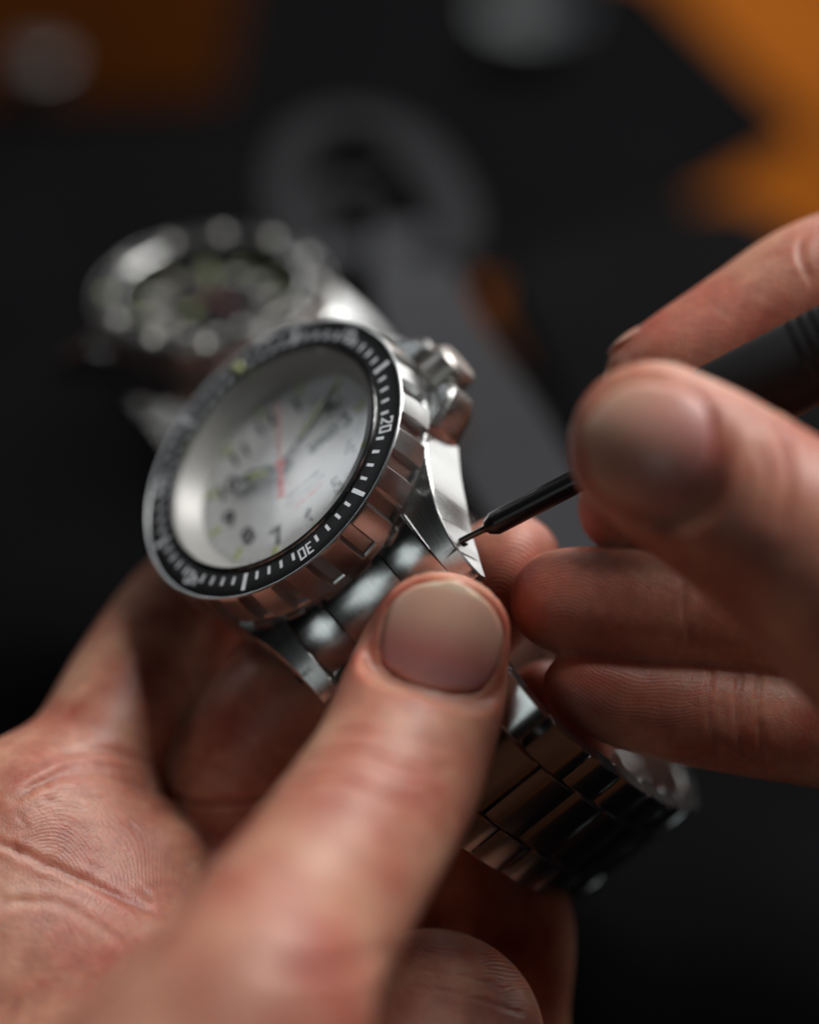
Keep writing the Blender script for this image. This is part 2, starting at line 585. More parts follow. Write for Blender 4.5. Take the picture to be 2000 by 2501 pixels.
RWm = Matrix(((0.74772, -0.32034, -0.58305), (0.63335, 0.60165, 0.48478), (0.19768, -0.73449, 0.65159)))
tW = Vector((-17.7315, 7.1463, -337.0151)) * .001
WM = CAM @ (Matrix.Translation(tW) @ RWm.to_4x4())
watch, dial = build_watch('steel dive watch with white dial and black bezel held in the hands', WM, M['dial_white'], M['ink'], M['hand_steel'])
rp = random.Random(8)
for y, mt_, hgt, half in ((-4.2, M['ink'], .75, 2.9), (-5.5, M['ink'], .6, 3.2), (-6.7, M['redink'], .75, 2.3)):
    # a line of print too small to read: upright strokes of uneven width
    P, xx_ = [], -half
    while xx_ < half:
        w_ = rp.uniform(.12, .34)
        P.append(box(xx_, xx_ + w_, -hgt / 2, hgt / 2 * rp.uniform(.6, 1), -.005, .01))
        xx_ += w_ + rp.uniform(.1, .26)
    o = link('dial_print', mesh_from('dialprint', *join(P), 0), dial, mt_, place(.9, y, -3.485))
    o['kind'] = 'stuff'

# second watch standing behind
n2 = CAM.to_3x3()
P2 = lambda px, py, d: Vector(((px - 1000) * d / F_PX, (1250.5 - py) * d / F_PX, -d)) * .001
nz = Vector((-.07, -.05, .99)).normalized()
yx = Vector((-.93, .36, 0))
yx = (yx - nz * yx.dot(nz)).normalized()
xx = yx.cross(nz)
W2M = Matrix((xx, yx, nz)).transposed().to_4x4() @ Matrix.Scale(.85, 4)
W2M.translation = CAM @ P2(515, 703, 392)
watch2, dial2 = build_watch('smaller steel dive watch with dark dial standing blurred behind the held watch', W2M, M['dial_black'], M['pale'], M['rehaut'], False, 20, LOOP2, M['ring_black'], M['insert'])

# ------------------------------------------------------------------ hands (implicit surfaces, in camera-aligned millimetres)
DS = 2000 / 1724.0


def D(px, py, d):
    """photo position -> point d mm in front of the lens plane"""
    return np.array([(px * DS - 1000) * d / F_PX, (1250.5 - py * DS) * d / F_PX, -d])


def chain(pts, flat=None, f=1.0, root=0.0, k=0.7, name='', tipk=None):
    """pts: (px, py, depth, radius)"""
    P = np.array([np.r_[D(*p[:3]), p[3]] for p in pts])
    Q = cat_rom(P, 5) if len(P) > 2 else cat_rom(np.array([P[0], (P[0] + P[1]) / 2, P[1]]), 4)
    Q[:, 3] = np.maximum(Q[:, 3], 1)
    u = None
    if flat is not None:
        u = np.asarray(flat, float)
        u = u / np.linalg.norm(u)
    return dict(Q=Q, u=u, f=f, root=root, k=k, name=name)


def chain_sdf(c, X):
    """X (N,3) -> signed distance"""
    Q, u, f = c['Q'], c['u'], c['f']
    best = np.full(len(X), 1e3, np.float32)
    T = np.zeros(len(X), np.float32)
    n = len(Q) - 1
    for i in range(n):
        a, b = Q[i, :3], Q[i + 1, :3]
        ba = b - a
        d = X - a
        h = np.clip(d @ ba / (ba @ ba + 1e-9), 0, 1)
        q = d - h[:, None] * ba
        if u is not None:
            q = q + np.outer(q @ u, u) * (1 / f - 1)
        dist = np.sqrt((q * q).sum(1)) - (Q[i, 3] + h * (Q[i + 1, 3] - Q[i, 3]))
        m = dist < best
        best[m] = dist[m]
        T[m] = (i + h[m]) / n
    return best, T


def smin(a, b, k):
    h = np.clip(0.5 + 0.5 * (b - a) / k, 0, 1)
    return b + (a - b) * h - k * h * (1 - h)


def build_field(chains, h):
    lo = np.min([(c['Q'][:, :3] - c['Q'][:, 3:4]).min(0) for c in chains], 0) - 3
    hi = np.max([(c['Q'][:, :3] + c['Q'][:, 3:4]).max(0) for c in chains], 0) + 3
    n = np.ceil((hi - lo) / h).astype(int) + 1
    Fd = np.full(n, 50, np.float32)
    ax = [lo[i] + h * np.arange(n[i]) for i in range(3)]
    for c in chains:
        a = (c['Q'][:, :3] - c['Q'][:, 3:4]).min(0) - 9
        b = (c['Q'][:, :3] + c['Q'][:, 3:4]).max(0) + 9
        i0 = np.clip(((a - lo) / h).astype(int), 0, n)
        i1 = np.clip(((b - lo) / h).astype(int) + 1, 0, n)
        sl = tuple(slice(i0[j], i1[j]) for j in range(3))
        g = np.stack(np.meshgrid(*[ax[j][sl[j]] for j in range(3)], indexing='ij'), -1).astype(np.float32)
        sh = g.shape[:3]
        g = g.reshape(-1, 3)
        d, _ = chain_sdf(c, g)
        if c['root'] > 0:
            r0 = c['Q'][0, :3]
            dist = np.sqrt(((g - r0) ** 2).sum(1))
            w = np.clip((c['root'] - dist) / (0.5 * c['root']), 0, 1)
            k = c['k'] + (7.0 - c['k']) * w * w * (3 - 2 * w)
        else:
            k = np.full(len(g), c['k'], np.float32)
        Fd[sl] = smin(Fd[sl].reshape(-1), d, k).reshape(sh)
    return Fd, lo


def surface_nets(Fd, lo, h):
    n = Fd.shape
    S = Fd < 0
    C = [S[i:n[0] - 1 + i, j:n[1] - 1 + j, k:n[2] - 1 + k] for i in (0, 1) for j in (0, 1) for k in (0, 1)]
    cnt = sum(c.astype(np.int8) for c in C)
    mask = (cnt > 0) & (cnt < 8)
    idx = np.full(mask.shape, -1, np.int64)
    cells = np.argwhere(mask)
    idx[mask] = np.arange(len(cells))
    pos = np.zeros((len(cells), 3))
    num = np.zeros(len(cells))
    corners = np.array([(i, j, k) for i in (0, 1) for j in (0, 1) for k in (0, 1)])
    vals = [Fd[cells[:, 0] + c[0], cells[:, 1] + c[1], cells[:, 2] + c[2]] for c in corners]
    for a in range(8):
        for b in range(a + 1, 8):
            if np.abs(corners[a] - corners[b]).sum() != 1: continue
            m = (vals[a] < 0) != (vals[b] < 0)
            t = vals[a][m] / (vals[a][m] - vals[b][m])
            pos[m] += corners[a] + t[:, None] * (corners[b] - corners[a])
            num[m] += 1
    V = (cells + pos / num[:, None]) * h + lo
    quads = []
    for ax in range(3):
        o1, o2 = [(1, 2), (2, 0), (0, 1)][ax]
        e0 = [slice(1, n[i] - 1) for i in range(3)]
        e0[ax] = slice(0, n[ax] - 1)
        e1 = list(e0)
        e1[ax] = slice(1, n[ax])
        s0, s1 = S[tuple(e0)], S[tuple(e1)]
        E = np.argwhere(s0 != s1)
        inside = s0[s0 != s1]
        off = np.array([e.start for e in e0])
        E = E + off
        d1 = np.zeros(3, int); d1[o1] = 1
        d2 = np.zeros(3, int); d2[o2] = 1
        q = [E - d1 - d2, E - d2, E, E - d1]
        q = np.stack([idx[p[:, 0], p[:, 1], p[:, 2]] for p in q], 1)
        q[~inside] = q[~inside][:, ::-1]
        quads.append(q)
    return V, np.vstack(quads)


def smooth_verts(V, Q, it, lam=0.5):
    E = np.vstack([Q[:, [0, 1]], Q[:, [1, 2]], Q[:, [2, 3]], Q[:, [3, 0]]])
    E = np.unique(np.sort(E, 1), axis=0)
    deg = np.bincount(E.ravel(), minlength=len(V)).astype(float)
    for _ in range(it):
        A = np.stack([np.bincount(E[:, 0], V[E[:, 1], i], len(V)) + np.bincount(E[:, 1], V[E[:, 0], i], len(V)) for i in range(3)], 1)
        V = V + lam * (A / deg[:, None] - V)
    return V


def vnormals(V, Q):
    n = np.cross(V[Q[:, 2]] - V[Q[:, 0]], V[Q[:, 3]] - V[Q[:, 1]])
    N = np.stack([sum(np.bincount(Q[:, j], n[:, i], len(V)) for j in range(4)) for i in range(3)], 1)
    return N / (np.linalg.norm(N, axis=1)[:, None] + 1e-9)


def photo_px(V):
    return np.stack([1000 + V[:, 0] * F_PX / -V[:, 2], 1250.5 - V[:, 1] * F_PX / -V[:, 2]], 1) / DS


def seg_dist(P, poly):
    best = np.full(len(P), 1e6)
    poly = np.asarray(poly, float)
    if len(poly) > 2: poly = cat_rom(poly, 8)
    for a, b in zip(poly[:-1], poly[1:]):
        ba = b - a
        t = np.clip((P - a) @ ba / (ba @ ba + 1e-9), 0, 1)
        best = np.minimum(best, np.linalg.norm(P - a - t[:, None] * ba, axis=1))
    return best


def sstep(x, a, b):
    t = np.clip((x - a) / (b - a), 0, 1)
    return t * t * (3 - 2 * t)


def skin_material():
    m = mat('skin', (0.6, 0.35, 0.26), 0.42)
    b = m.node_tree.nodes['Principled BSDF']
    tc = nd(m, 'ShaderNodeTexCoord')
    red = nd(m, 'ShaderNodeAttribute', attribute_name='redness')
    n1 = nd(m, 'ShaderNodeTexNoise', Scale=110.0, Detail=4.0, Roughness=0.6)
    n2 = nd(m, 'ShaderNodeTexNoise', Scale=420.0, Detail=5.0, Roughness=0.65)
    lk(m, tc.outputs['Object'], n1.inputs['Vector'])
    lk(m, tc.outputs['Object'], n2.inputs['Vector'])
    r1 = nd(m, 'ShaderNodeValToRGB')
    r1.color_ramp.elements[0].position = .32
    r1.color_ramp.elements[0].color = (0.66, 0.36, 0.25, 1)
    r1.color_ramp.elements[1].position = .7
    r1.color_ramp.elements[1].color = (0.43, 0.125, 0.088, 1)
    lk(m, n1.outputs['Fac'], r1.inputs[0])
    mx1 = nd(m, 'ShaderNodeMixRGB')
    mx1.inputs[2].default_value = (0.47, 0.11, 0.085, 1)
    lk(m, red.outputs['Fac'], mx1.inputs[0])
    lk(m, r1.outputs[0], mx1.inputs[1])
    mx2 = nd(m, 'ShaderNodeMixRGB', blend_type='MULTIPLY')
    mr = nd(m, 'ShaderNodeMapRange')
    mr.inputs['To Min'].default_value = .66
    mr.inputs['To Max'].default_value = 1.3
    lk(m, n2.outputs['Fac'], mr.inputs[0])
    mx2.inputs[0].default_value = 1
    lk(m, mx1.outputs[0], mx2.inputs[1])
    lk(m, mr.outputs[0], mx2.inputs[2])
    lk(m, mx2.outputs[0], b.inputs['Base Color'])
    b.inputs['Subsurface Weight'].default_value = 1.0
    b.inputs['Subsurface Radius'].default_value = (1.0, 0.25, 0.12)
    b.inputs['Subsurface Scale'].default_value = 0.0032
    b.inputs['Specular IOR Level'].default_value = 0.4
    # relief: papillary ridges from a phase attribute, fine criss-cross lines and pores
    ph = nd(m, 'ShaderNodeAttribute', attribute_name='ridge_phase')
    am = nd(m, 'ShaderNodeAttribute', attribute_name='ridge_amount')
    sn = nd(m, 'ShaderNodeMath', operation='SINE')
    lk(m, ph.outputs['Fac'], sn.inputs[0])
    mu = nd(m, 'ShaderNodeMath', operation='MULTIPLY')
    lk(m, sn.outputs[0], mu.inputs[0])
    lk(m, am.outputs['Fac'], mu.inputs[1])
    vo = nd(m, 'ShaderNodeTexVoronoi', Scale=1300.0, feature='DISTANCE_TO_EDGE')
    lk(m, tc.outputs['Object'], vo.inputs['Vector'])
    v2 = nd(m, 'ShaderNodeMath', operation='MINIMUM')
    lk(m, vo.outputs['Distance'], v2.inputs[0])
    v2.inputs[1].default_value = 0.12
    v3 = nd(m, 'ShaderNodeMath', operation='MULTIPLY')
    lk(m, v2.outputs[0], v3.inputs[0])
    v3.inputs[1].default_value = 1.6
    nw = nd(m, 'ShaderNodeTexNoise', Scale=260.0, Detail=2.0)
    lk(m, tc.outputs['Object'], nw.inputs['Vector'])
    mw = nd(m, 'ShaderNodeVectorMath', operation='MULTIPLY_ADD')
    lk(m, nw.outputs['Color'], mw.inputs[0])
    mw.inputs[1].default_value = (.0022, .0022, .0022)
    lk(m, tc.outputs['Object'], mw.inputs[2])
    vb = nd(m, 'ShaderNodeTexVoronoi', Scale=420.0, feature='DISTANCE_TO_EDGE')
    lk(m, mw.outputs[0], vb.inputs['Vector'])
    vm = nd(m, 'ShaderNodeMath', operation='MINIMUM')
    lk(m, vb.outputs['Distance'], vm.inputs[0])
    vm.inputs[1].default_value = 0.07
    v4 = nd(m, 'ShaderNodeMath', operation='MULTIPLY_ADD')
    lk(m, vm.outputs[0], v4.inputs[0])
    v4.inputs[1].default_value = 3.0
    ad = nd(m, 'ShaderNodeMath', operation='ADD')
    lk(m, mu.outputs[0], ad.inputs[0])
    lk(m, v3.outputs[0], v4.inputs[2])
    lk(m, v4.outputs[0], ad.inputs[1])
    a2 = nd(m, 'ShaderNodeMath', operation='MULTIPLY_ADD')
    lk(m, n2.outputs['Fac'], a2.inputs[0])
    a2.inputs[1].default_value = 1.2
    lk(m, ad.outputs[0], a2.inputs[2])
    bp = nd(m, 'ShaderNodeBump', Strength=0.7, Distance=0.00008)
    lk(m, a2.outputs[0], bp.inputs['Height'])
    lk(m, bp.outputs[0], b.inputs['Normal'])
    return m


M['skin'] = skin_material()
mn = mat('fingernail', (0.60, 0.33, 0.28), 0.27, 0.0, **{'Specular IOR Level': .5})
bb = mn.node_tree.nodes['Principled BSDF']
bb.inputs['Subsurface Weight'].default_value = 1
bb.inputs['Subsurface Radius'].default_value = (1, .4, .3)
bb.inputs['Subsurface Scale'].default_value = 0.0012
at = nd(mn, 'ShaderNodeAttribute', attribute_name='nail_v')
rp = nd(mn, 'ShaderNodeValToRGB')
E_ = rp.color_ramp.elements
E_[0].position, E_[0].color = 0.0, (0.62, 0.38, 0.37, 1)
E_[1].position, E_[1].color = 1.0, (0.78, 0.56, 0.43, 1)
for p_, c_ in ((0.14, (0.54, 0.29, 0.30, 1)), (0.30, (0.62, 0.26, 0.24, 1)), (0.62, (0.74, 0.42, 0.32, 1)), (0.87, (0.76, 0.43, 0.34, 1)), (0.93, (0.80, 0.56, 0.43, 1))):
    e = E_.new(p_)
    e.color = c_
lk(mn, at.outputs['Fac'], rp.inputs[0])
lk(mn, rp.outputs[0], bb.inputs['Base Color'])
tcn = nd(mn, 'ShaderNodeAttribute', attribute_name='nail_u')
wn = nd(mn, 'ShaderNodeTexNoise', Scale=34.0, Detail=3.0, noise_dimensions='1D')
lk(mn, tcn.outputs['Fac'], wn.inputs['W'])
bpn = nd(mn, 'ShaderNodeBump', Strength=0.6, Distance=0.00007)
lk(mn, wn.outputs['Fac'], bpn.inputs['Height'])
lk(mn, bpn.outputs[0], bb.inputs['Normal'])
M['nail'] = mn


def nail_frame(spec):
    a = np.asarray(spec['axis'], float)
    nr = np.asarray(spec['normal'], float)
    nr /= np.linalg.norm(nr)
    a = a - nr * (a @ nr)
    a /= np.linalg.norm(a)
    x = np.cross(a, nr)
    return x, a, nr


def nail_height(x, y, s):
    return -x * x / (2 * s['rx']) - y * y / (2 * s['ry'])


def make_hand(name, label, chains, nails=(), creases=(), bumps=(), ridges=(), red=(), h=0.52, sm=7):
    Fd, lo = build_field(chains, h)
    V, Q = surface_nets(Fd, lo, h)
    V = smooth_verts(V, Q, sm)
    dist = np.stack([chain_sdf(c, V.astype(np.float32))[0] for c in chains], 1)
    lab = dist.argmin(1)
    names = np.array([c['name'] for c in chains])[lab]
    N = vnormals(V, Q)
    px = photo_px(V)
    front = N[:, 2] > -0.1
    R = np.zeros(len(V))
    # soft lumps and hollows, then creases, as displacement of the real surface
    for nm, cx, cy, rx, ry, ang, amt in bumps:
        m = (names == nm) & front
        c, s = math.cos(rad(ang)), math.sin(rad(ang))
        dx, dy = px[:, 0] - cx, px[:, 1] - cy
        u, v = dx * c + dy * s, -dx * s + dy * c
        w = np.exp(-(u / rx) ** 2 - (v / ry) ** 2) * m
        V = V + N * (amt * w)[:, None]
    for nm, poly, wd, dp in creases:
        ms = np.isin(names, nm if isinstance(nm, (tuple, list)) else [nm]) & front
        ii = np.where(ms)[0]
        d = seg_dist(px[ii], poly)
        ends = np.minimum(np.linalg.norm(px[ii] - poly[0], axis=1), np.linalg.norm(px[ii] - poly[-1], axis=1))
        fade = np.clip(ends / (3 * wd), .25, 1)
        g = np.exp(-(d / wd) ** 2) * fade
        rim = np.exp(-((d - 2.3 * wd) / (1.1 * wd)) ** 2) * fade
        V[ii] += N[ii] * (-dp * g + .28 * dp * rim)[:, None]
        R[ii] += .35 * g * min(1, dp / .5)
    for nm, cx, cy, r, amt in red:
        m = (names == nm) if nm else np.ones(len(V), bool)
        R += amt * np.exp(-((px[:, 0] - cx) ** 2 + (px[:, 1] - cy) ** 2) / (r * r)) * m
    V = smooth_verts(V, Q, 1, .3)
    # nail beds
    plates = []
    for s in nails:
        x, a, nr = nail_frame(s)
        m = np.where(names == s['chain'])[0]
        if 'at' in s:
            L0 = V[m] - D(*s['at'])
            k = m[(np.abs(L0 @ a) < 1) & (np.abs(L0 @ x) < 2)]
            cand = V[k[np.argmax(V[k] @ nr)]]
        p0 = D(s.get('px', 0), s.get('py', 0), 300)
        ray = p0 / np.linalg.norm(p0)
        t = V[m] @ ray
        perp = np.linalg.norm(V[m] - t[:, None] * ray, axis=1)
        k = m[perp < 1.2]
        c = (cand if 'at' in s else V[k[np.argmax(V[k][:, 2])]]) + nr * s.get('lift', -.1)
        s['c'] = c
        L = V - c
        lx, ly, lz = L @ x, L @ a, L @ nr
        ax_, ay_ = lx / (s['w'] / 2), ly / (s['l'] / 2)
        ex = np.where(ay_ > 0, 2.35, 3.2)
        q = (np.abs(ax_) ** ex + np.abs(ay_) ** ex) ** (1 / ex)
        out = (q - 1) * min(s['w'], s['l']) / 2
        hz = nail_height(lx, ly, s)
        prox = 1 - sstep(ly / (s['l'] / 2), s.get('p0', .55), s.get('p1', 1.0))
        fold = (s.get('fa', .42) * np.exp(-((out - .75) / .7) ** 2) + .1) * prox - .55 * sstep(ly / (s['l'] / 2), .6, 1.0) * sstep(out, 0, 1.2)
        tgt = np.where(out < 0.1, hz - .22, hz + fold)
        w = (1 - sstep(out, .6, 3.0)) * (names == s['chain']) * (lz > hz - 5) * (N @ nr > -.15)
        w = w * s.get('carve', 1)
        V = V + np.outer((tgt - lz) * w, nr)
        R += .35 * np.exp(-((out - .5) / 1.2) ** 2) * prox * (names == s['chain'])
        # plate
        nu, nv = 25, 29
        P, U, W_ = [], [], []
        for j in range(nv):
            v = -1 + 2 * j / (nv - 1)
            ex = 2.35 if v > 0 else 3.2
            hw = (1 - abs(v) ** ex) ** (1 / ex) if abs(v) < 1 else 0
            hw = max(hw, .12 if v > 0 else .3)
            for i in range(nu):
                u = -1 + 2 * i / (nu - 1)
                X, Y = u * hw * s['w'] / 2, v * s['l'] / 2
                Y += .06 * s['l'] * (u * u) * (-1 if v > .0 else 1) * abs(v)
                Z = nail_height(X, Y, s) - .12 * abs(u) ** 6
                P.append(c + X * x + Y * a + Z * nr)
                U.append(u)
                W_.append(s.get('base', 0) + (v + 1) / 2 * (s.get('tip', 1) - s.get('base', 0)))
        fc = [(j * nu + i, j * nu + i + 1, (j + 1) * nu + i + 1, (j + 1) * nu + i) for j in range(nv - 1) for i in range(nu - 1)]
        plates.append((np.array(P), fc, U, W_, nr))
    ridge = np.zeros(len(V))
    ramt = np.zeros(len(V))
    for rdg in ridges:
        m = np.isin(names, rdg['chain'])
        dx, dy = px[:, 0] - rdg['c'][0], px[:, 1] - rdg['c'][1]
        a = rad(rdg.get('ang', 0))
        u, v = dx * math.cos(a) + dy * math.sin(a), -dx * math.sin(a) + dy * math.cos(a)
        if rdg['type'] == 'arc':
            ph = np.sqrt((u * rdg.get('sx', 1)) ** 2 + v ** 2 + 9) + 6 * np.sin(u / 31.0 + v / 47) + 4 * np.sin(v / 26.0 - u / 60)
        else:
            ph = v + rdg.get('bend', 0) * u * u / 100 + 5 * np.sin(u / 37.0) + 3 * np.sin(u / 17.0 + v / 23)
        wc = rdg.get('wc', rdg['c'])
        w = np.exp(-(np.hypot(px[:, 0] - wc[0], px[:, 1] - wc[1]) / rdg['r']) ** 4) * m
        up = w > ramt
        ridge[up] = (ph * 2 * math.pi / rdg['p'])[up]
        ramt = np.maximum(ramt, w * rdg.get('a', 1))
    n3 = CAM.to_3x3()
    Wd = (V * .001) @ np.array(n3).T + np.array(CAM.translation)
    cen = Wd.mean(0)
    me = bpy.data.meshes.new(name)
    me.from_pydata((Wd - cen).tolist(), [], Q.tolist())
    me.update()
    me.shade_smooth()
    for nm, arr in (('redness', np.clip(R, 0, 1)), ('ridge_phase', ridge), ('ridge_amount', ramt)):
        at_ = me.attributes.new(nm, 'FLOAT', 'POINT')
        at_.data.foreach_set('value', arr.astype(np.float32))
    o = link(name, me, None, M['skin'])
    o.location = cen
    tag(o, label, 'hand')
    for P, fc, U, W_, nr in plates:
        Pw = (P * .001) @ np.array(n3).T + np.array(CAM.translation) - cen
        nm_ = bpy.data.meshes.new('fingernail')
        nm_.from_pydata(Pw.tolist(), [], fc)
        nm_.update()
        nm_.shade_smooth()
        for an, arr in (('nail_u', U), ('nail_v', W_)):
            at_ = nm_.attributes.new(an, 'FLOAT', 'POINT')
            at_.data.foreach_set('value', np.array(arr, np.float32))
        no = link('fingernail', nm_, o, M['nail'])
        so = no.modifiers.new('thickness', 'SOLIDIFY')
        so.thickness = .00035
        so.offset = -1 if (np.cross(P[fc[0][1]] - P[fc[0][0]], P[fc[0][3]] - P[fc[0][0]]) @ nr) > 0 else 1
    print(name, 'verts', len(V))
    return o


# --- hand holding the watch (thumb in front, fingers behind the bracelet)
left = [
    chain([(40, 1800, 334, 14), (170, 1850, 335, 13), (255, 1860, 336, 11.6)], name='palm', k=5),
    chain([(420, 1905, 344, 11), (455, 1880, 345, 10.5)], name='finger_base', k=.9),
    chain([(-60, 1975, 328, 15), (120, 2045, 328, 14.5), (290, 2110, 325, 13), (430, 2270, 318, 14)], name='thenar', k=6),
    chain([(-120, 2200, 328, 20), (180, 2360, 322, 21), (420, 2520, 305, 20)], name='heel', k=8),
    chain([(90, 1760, 338, 10.5), (200, 1600, 343, 9.4), (300, 1430, 351, 9.3), (410, 1270, 358, 8.6), (560, 1150, 361, 7.6), (720, 1120, 362, 7)], name='index', root=26, k=.6),
    chain([(470, 1740, 347, 9.8), (510, 1630, 344.5, 9.7), (610, 1480, 342.5, 9.3), (780, 1400, 342.5, 8.6), (960, 1300, 340, 8.0), (1055, 1210, 336.5, 7.2), (1076, 1185, 336, 6.4)], name='middle', k=.5),
    chain([(960, 1850, 352, 9.5), (1130, 1680, 347, 8.0), (1180, 1560, 342, 6.6), (1150, 1475, 339, 5.2)], name='ring', k=.4),
    chain([(1010, 2350, 350, 11), (1045, 2120, 345, 9.6), (1070, 1960, 344, 8.7), (1045, 1830, 346, 8.0), (1000, 1760, 348, 7.2)], name='ring_low', k=.6),
    chain([(200, 2650, 300, 24), (800, 2640, 318, 24), (1150, 2560, 340, 18)], name='wrist', k=8),
    chain([(760, 2480, 316, 17), (880, 2270, 322, 15.6), (905, 2200, 326, 14.3)], name='little', k=.6),
    chain([(360, 2420, 266, 17), (510, 2165, 271, 13.2), (590, 2000, 280, 11.4), (705, 1830, 291, 10.7), (825, 1640, 303, 10.3),
           (886, 1480, 312, 9.9), (908, 1400, 316, 9.1), (932, 1340, 319, 8.0)], flat=(.15, .3, 1), f=.80, k=.8, name='thumb'),
]
left_nails = [dict(chain='thumb', px=938, py=1314, axis=(.24, .95, -.16), normal=(.05, .25, 1), w=13.8, l=13.2, rx=9.5, ry=26, lift=.1)]
rnd = random.Random(4)
FINE = []
for _i in range(26):
    _x, _y, _a, _l = rnd.uniform(20, 330), rnd.uniform(1640, 2050), rnd.uniform(-.4, 1.3), rnd.uniform(25, 70)
    FINE.append((('palm', 'thenar', 'index', 'heel'), [(_x, _y), (_x + _l * .5 * math.cos(_a) + rnd.uniform(-5, 5), _y + _l * .5 * math.sin(_a) + rnd.uniform(-5, 5)), (_x + _l * math.cos(_a), _y + _l * math.sin(_a))], rnd.uniform(3.5, 5), rnd.uniform(.06, .16)))
left_creases = [
    ('thumb', [(640, 1592), (760, 1580), (880, 1620), (960, 1610)], 4.5, .36),
    ('thumb', [(600, 1650), (720, 1640), (860, 1690), (930, 1672)], 5, .42),
    ('thumb', [(700, 1545), (830, 1540), (940, 1570)], 4.5, .2),
    ('thumb', [(660, 1615), (800, 1612), (900, 1650)], 4.5, .2),
    ('thumb', [(630, 1630), (700, 1618), (760, 1650), (840, 1645)], 4, .2),
    ('thumb', [(760, 1700), (850, 1725), (920, 1700)], 5, .2),
    ('thumb', [(720, 1570), (790, 1600), (850, 1585), (900, 1600)], 4, .16),
    ('thumb', [(560, 2030), (700, 2040), (810, 2000)], 14, .45),
    (('palm', 'thenar', 'index', 'heel'), [(-20, 1765), (80, 1810), (190, 1860), (350, 1935)], 8, .26),
    *FINE,
    (('palm', 'index'), [(30, 1680), (110, 1640), (210, 1628), (330, 1665)], 9, .28),
    (('palm', 'index'), [(60, 1660), (160, 1612), (260, 1618), (320, 1640)], 7, .2),
    (('palm', 'index'), [(120, 1590), (220, 1580), (320, 1610)], 9, .22),
    (('thenar', 'heel', 'palm'), [(0, 1900), (130, 1905), (270, 1990)], 9, .14),
    (('middle', 'palm'), [(340, 1668), (450, 1690), (580, 1680)], 8, .5),
    ('little', [(880, 2040), (980, 2055), (1090, 2090)], 4, .25),
    ('little', [(870, 2075), (980, 2095), (1100, 2135)], 4, .25),
    ('little', [(880, 2000), (960, 2010), (1050, 2040)], 4, .2),
]
left_ridges = [
    dict(chain=['middle'], type='arc', c=(1052, 1260), r=150, p=9.0, sx=.85, a=.5),
    dict(chain=['palm', 'index', 'thenar'], type='arc', c=(104, 1855), wc=(225, 1740), r=175, p=9.2, a=.13),
    dict(chain=['finger_base'], type='arc', c=(360, 1900), wc=(450, 1760), r=120, p=9.2, a=.6),
    dict(chain=['little'], type='lin', c=(980, 2060), ang=8, bend=.1, r=120, p=8.5, a=.6),
]
left_red = [('middle', 1080, 1200, 120, .5), ('palm', 250, 1750, 130, .3), ('thumb', 780, 1630, 90, .35), ('thenar', 200, 1950, 140, .3),
            ('index', 300, 1600, 100, .3), ('middle', 640, 1480, 120, .15), ('thumb', 700, 2050, 140, .25), ('ring', 1170, 1500, 120, .5), ('thumb', 1040, 1330, 60, .3)]
make_hand('hand', 'hand gripping the watch bracelet with thumb in front, thumbnail facing up', left, left_nails, left_creases, (), left_ridges, left_red)

# --- hand holding the tool
right = [
    chain([(1375, 938, 301, 9.7), (1470, 1000, 300, 10.6), (1560, 1060, 300, 11.0), (1724, 1175, 298, 12.0), (1900, 1310, 296, 14), (2100, 1450, 300, 17)], name='thumb', root=0, k=.5),
    chain([(2050, 500, 345, 9.5), (1850, 560, 342, 9), (1700, 605, 339, 8.3), (1560, 690, 337, 7.7), (1430, 765, 335, 6.9), (1368, 800, 335, 5.9)], name='index', k=.4),
    chain([(2050, 1250, 335, 9.5), (1750, 1150, 334, 8.6), (1500, 1090, 333, 7.8), (1390, 1072, 332, 7.2), (1318, 1066, 331, 6.2)], name='middle', k=.4),
    chain([(2050, 1330, 334, 9), (1750, 1310, 331, 8.2), (1500, 1288, 328, 7.5), (1340, 1275, 327, 7.3), (1230, 1268, 327, 7.0), (1180, 1264, 327, 6.4)], name='ring', k=.3),
    chain([(2050, 1570, 335, 8.5), (1724, 1528, 331, 7.8), (1500, 1500, 328, 7.2), (1340, 1475, 327, 6.4), (1240, 1452, 326, 5.2), (1212, 1444, 326, 4.2)], name='little', k=.3),
    chain([(2080, 1000, 340, 16), (2100, 1300, 330, 18), (2080, 1560, 335, 14)], name='palm', k=6),
]
right_nails = [dict(chain='thumb', px=1330, py=925, axis=(-.93, .22, -.3), normal=(-.34, .10, .93), w=13.6, l=15, rx=8.6, ry=15, lift=-.15, tip=.66, base=.30, p0=-1.0, p1=-.35, fa=.2),
               dict(chain='index', at=(1372, 797, 335), axis=(-.87, -.49, 0), normal=(-.5, .82, -.3), w=7.5, l=7.5, rx=5.0, ry=9, lift=.1, tip=.9, carve=0)]
right_creases = [
    ('thumb', [(1640, 900), (1660, 1000), (1640, 1120)], 9, .5),
    ('thumb', [(1600, 930), (1620, 1020), (1600, 1100)], 7, .35),
    ('index', [(1690, 500), (1685, 540), (1710, 600)], 7, .25),
    ('little', [(1500, 1400), (1490, 1480), (1510, 1600)], 5, .3),
    ('little', [(1560, 1400), (1550, 1500), (1565, 1600)], 5, .3),
    ('little', [(1600, 1400), (1595, 1500), (1610, 1620)], 5, .3),
    ('ring', [(1440, 1180), (1440, 1280), (1460, 1370)], 5, .3),
]
right_ridges = [
    dict(chain=['ring'], type='arc', c=(1190, 1330), r=150, p=8.6, sx=.7, a=.14),
    dict(chain=['little'], type='lin', c=(1330, 1480), ang=14, bend=.2, r=170, p=8.6, a=.16),
    dict(chain=['middle'], type='arc', c=(1300, 1140), r=90, p=8.2, a=.7),
]
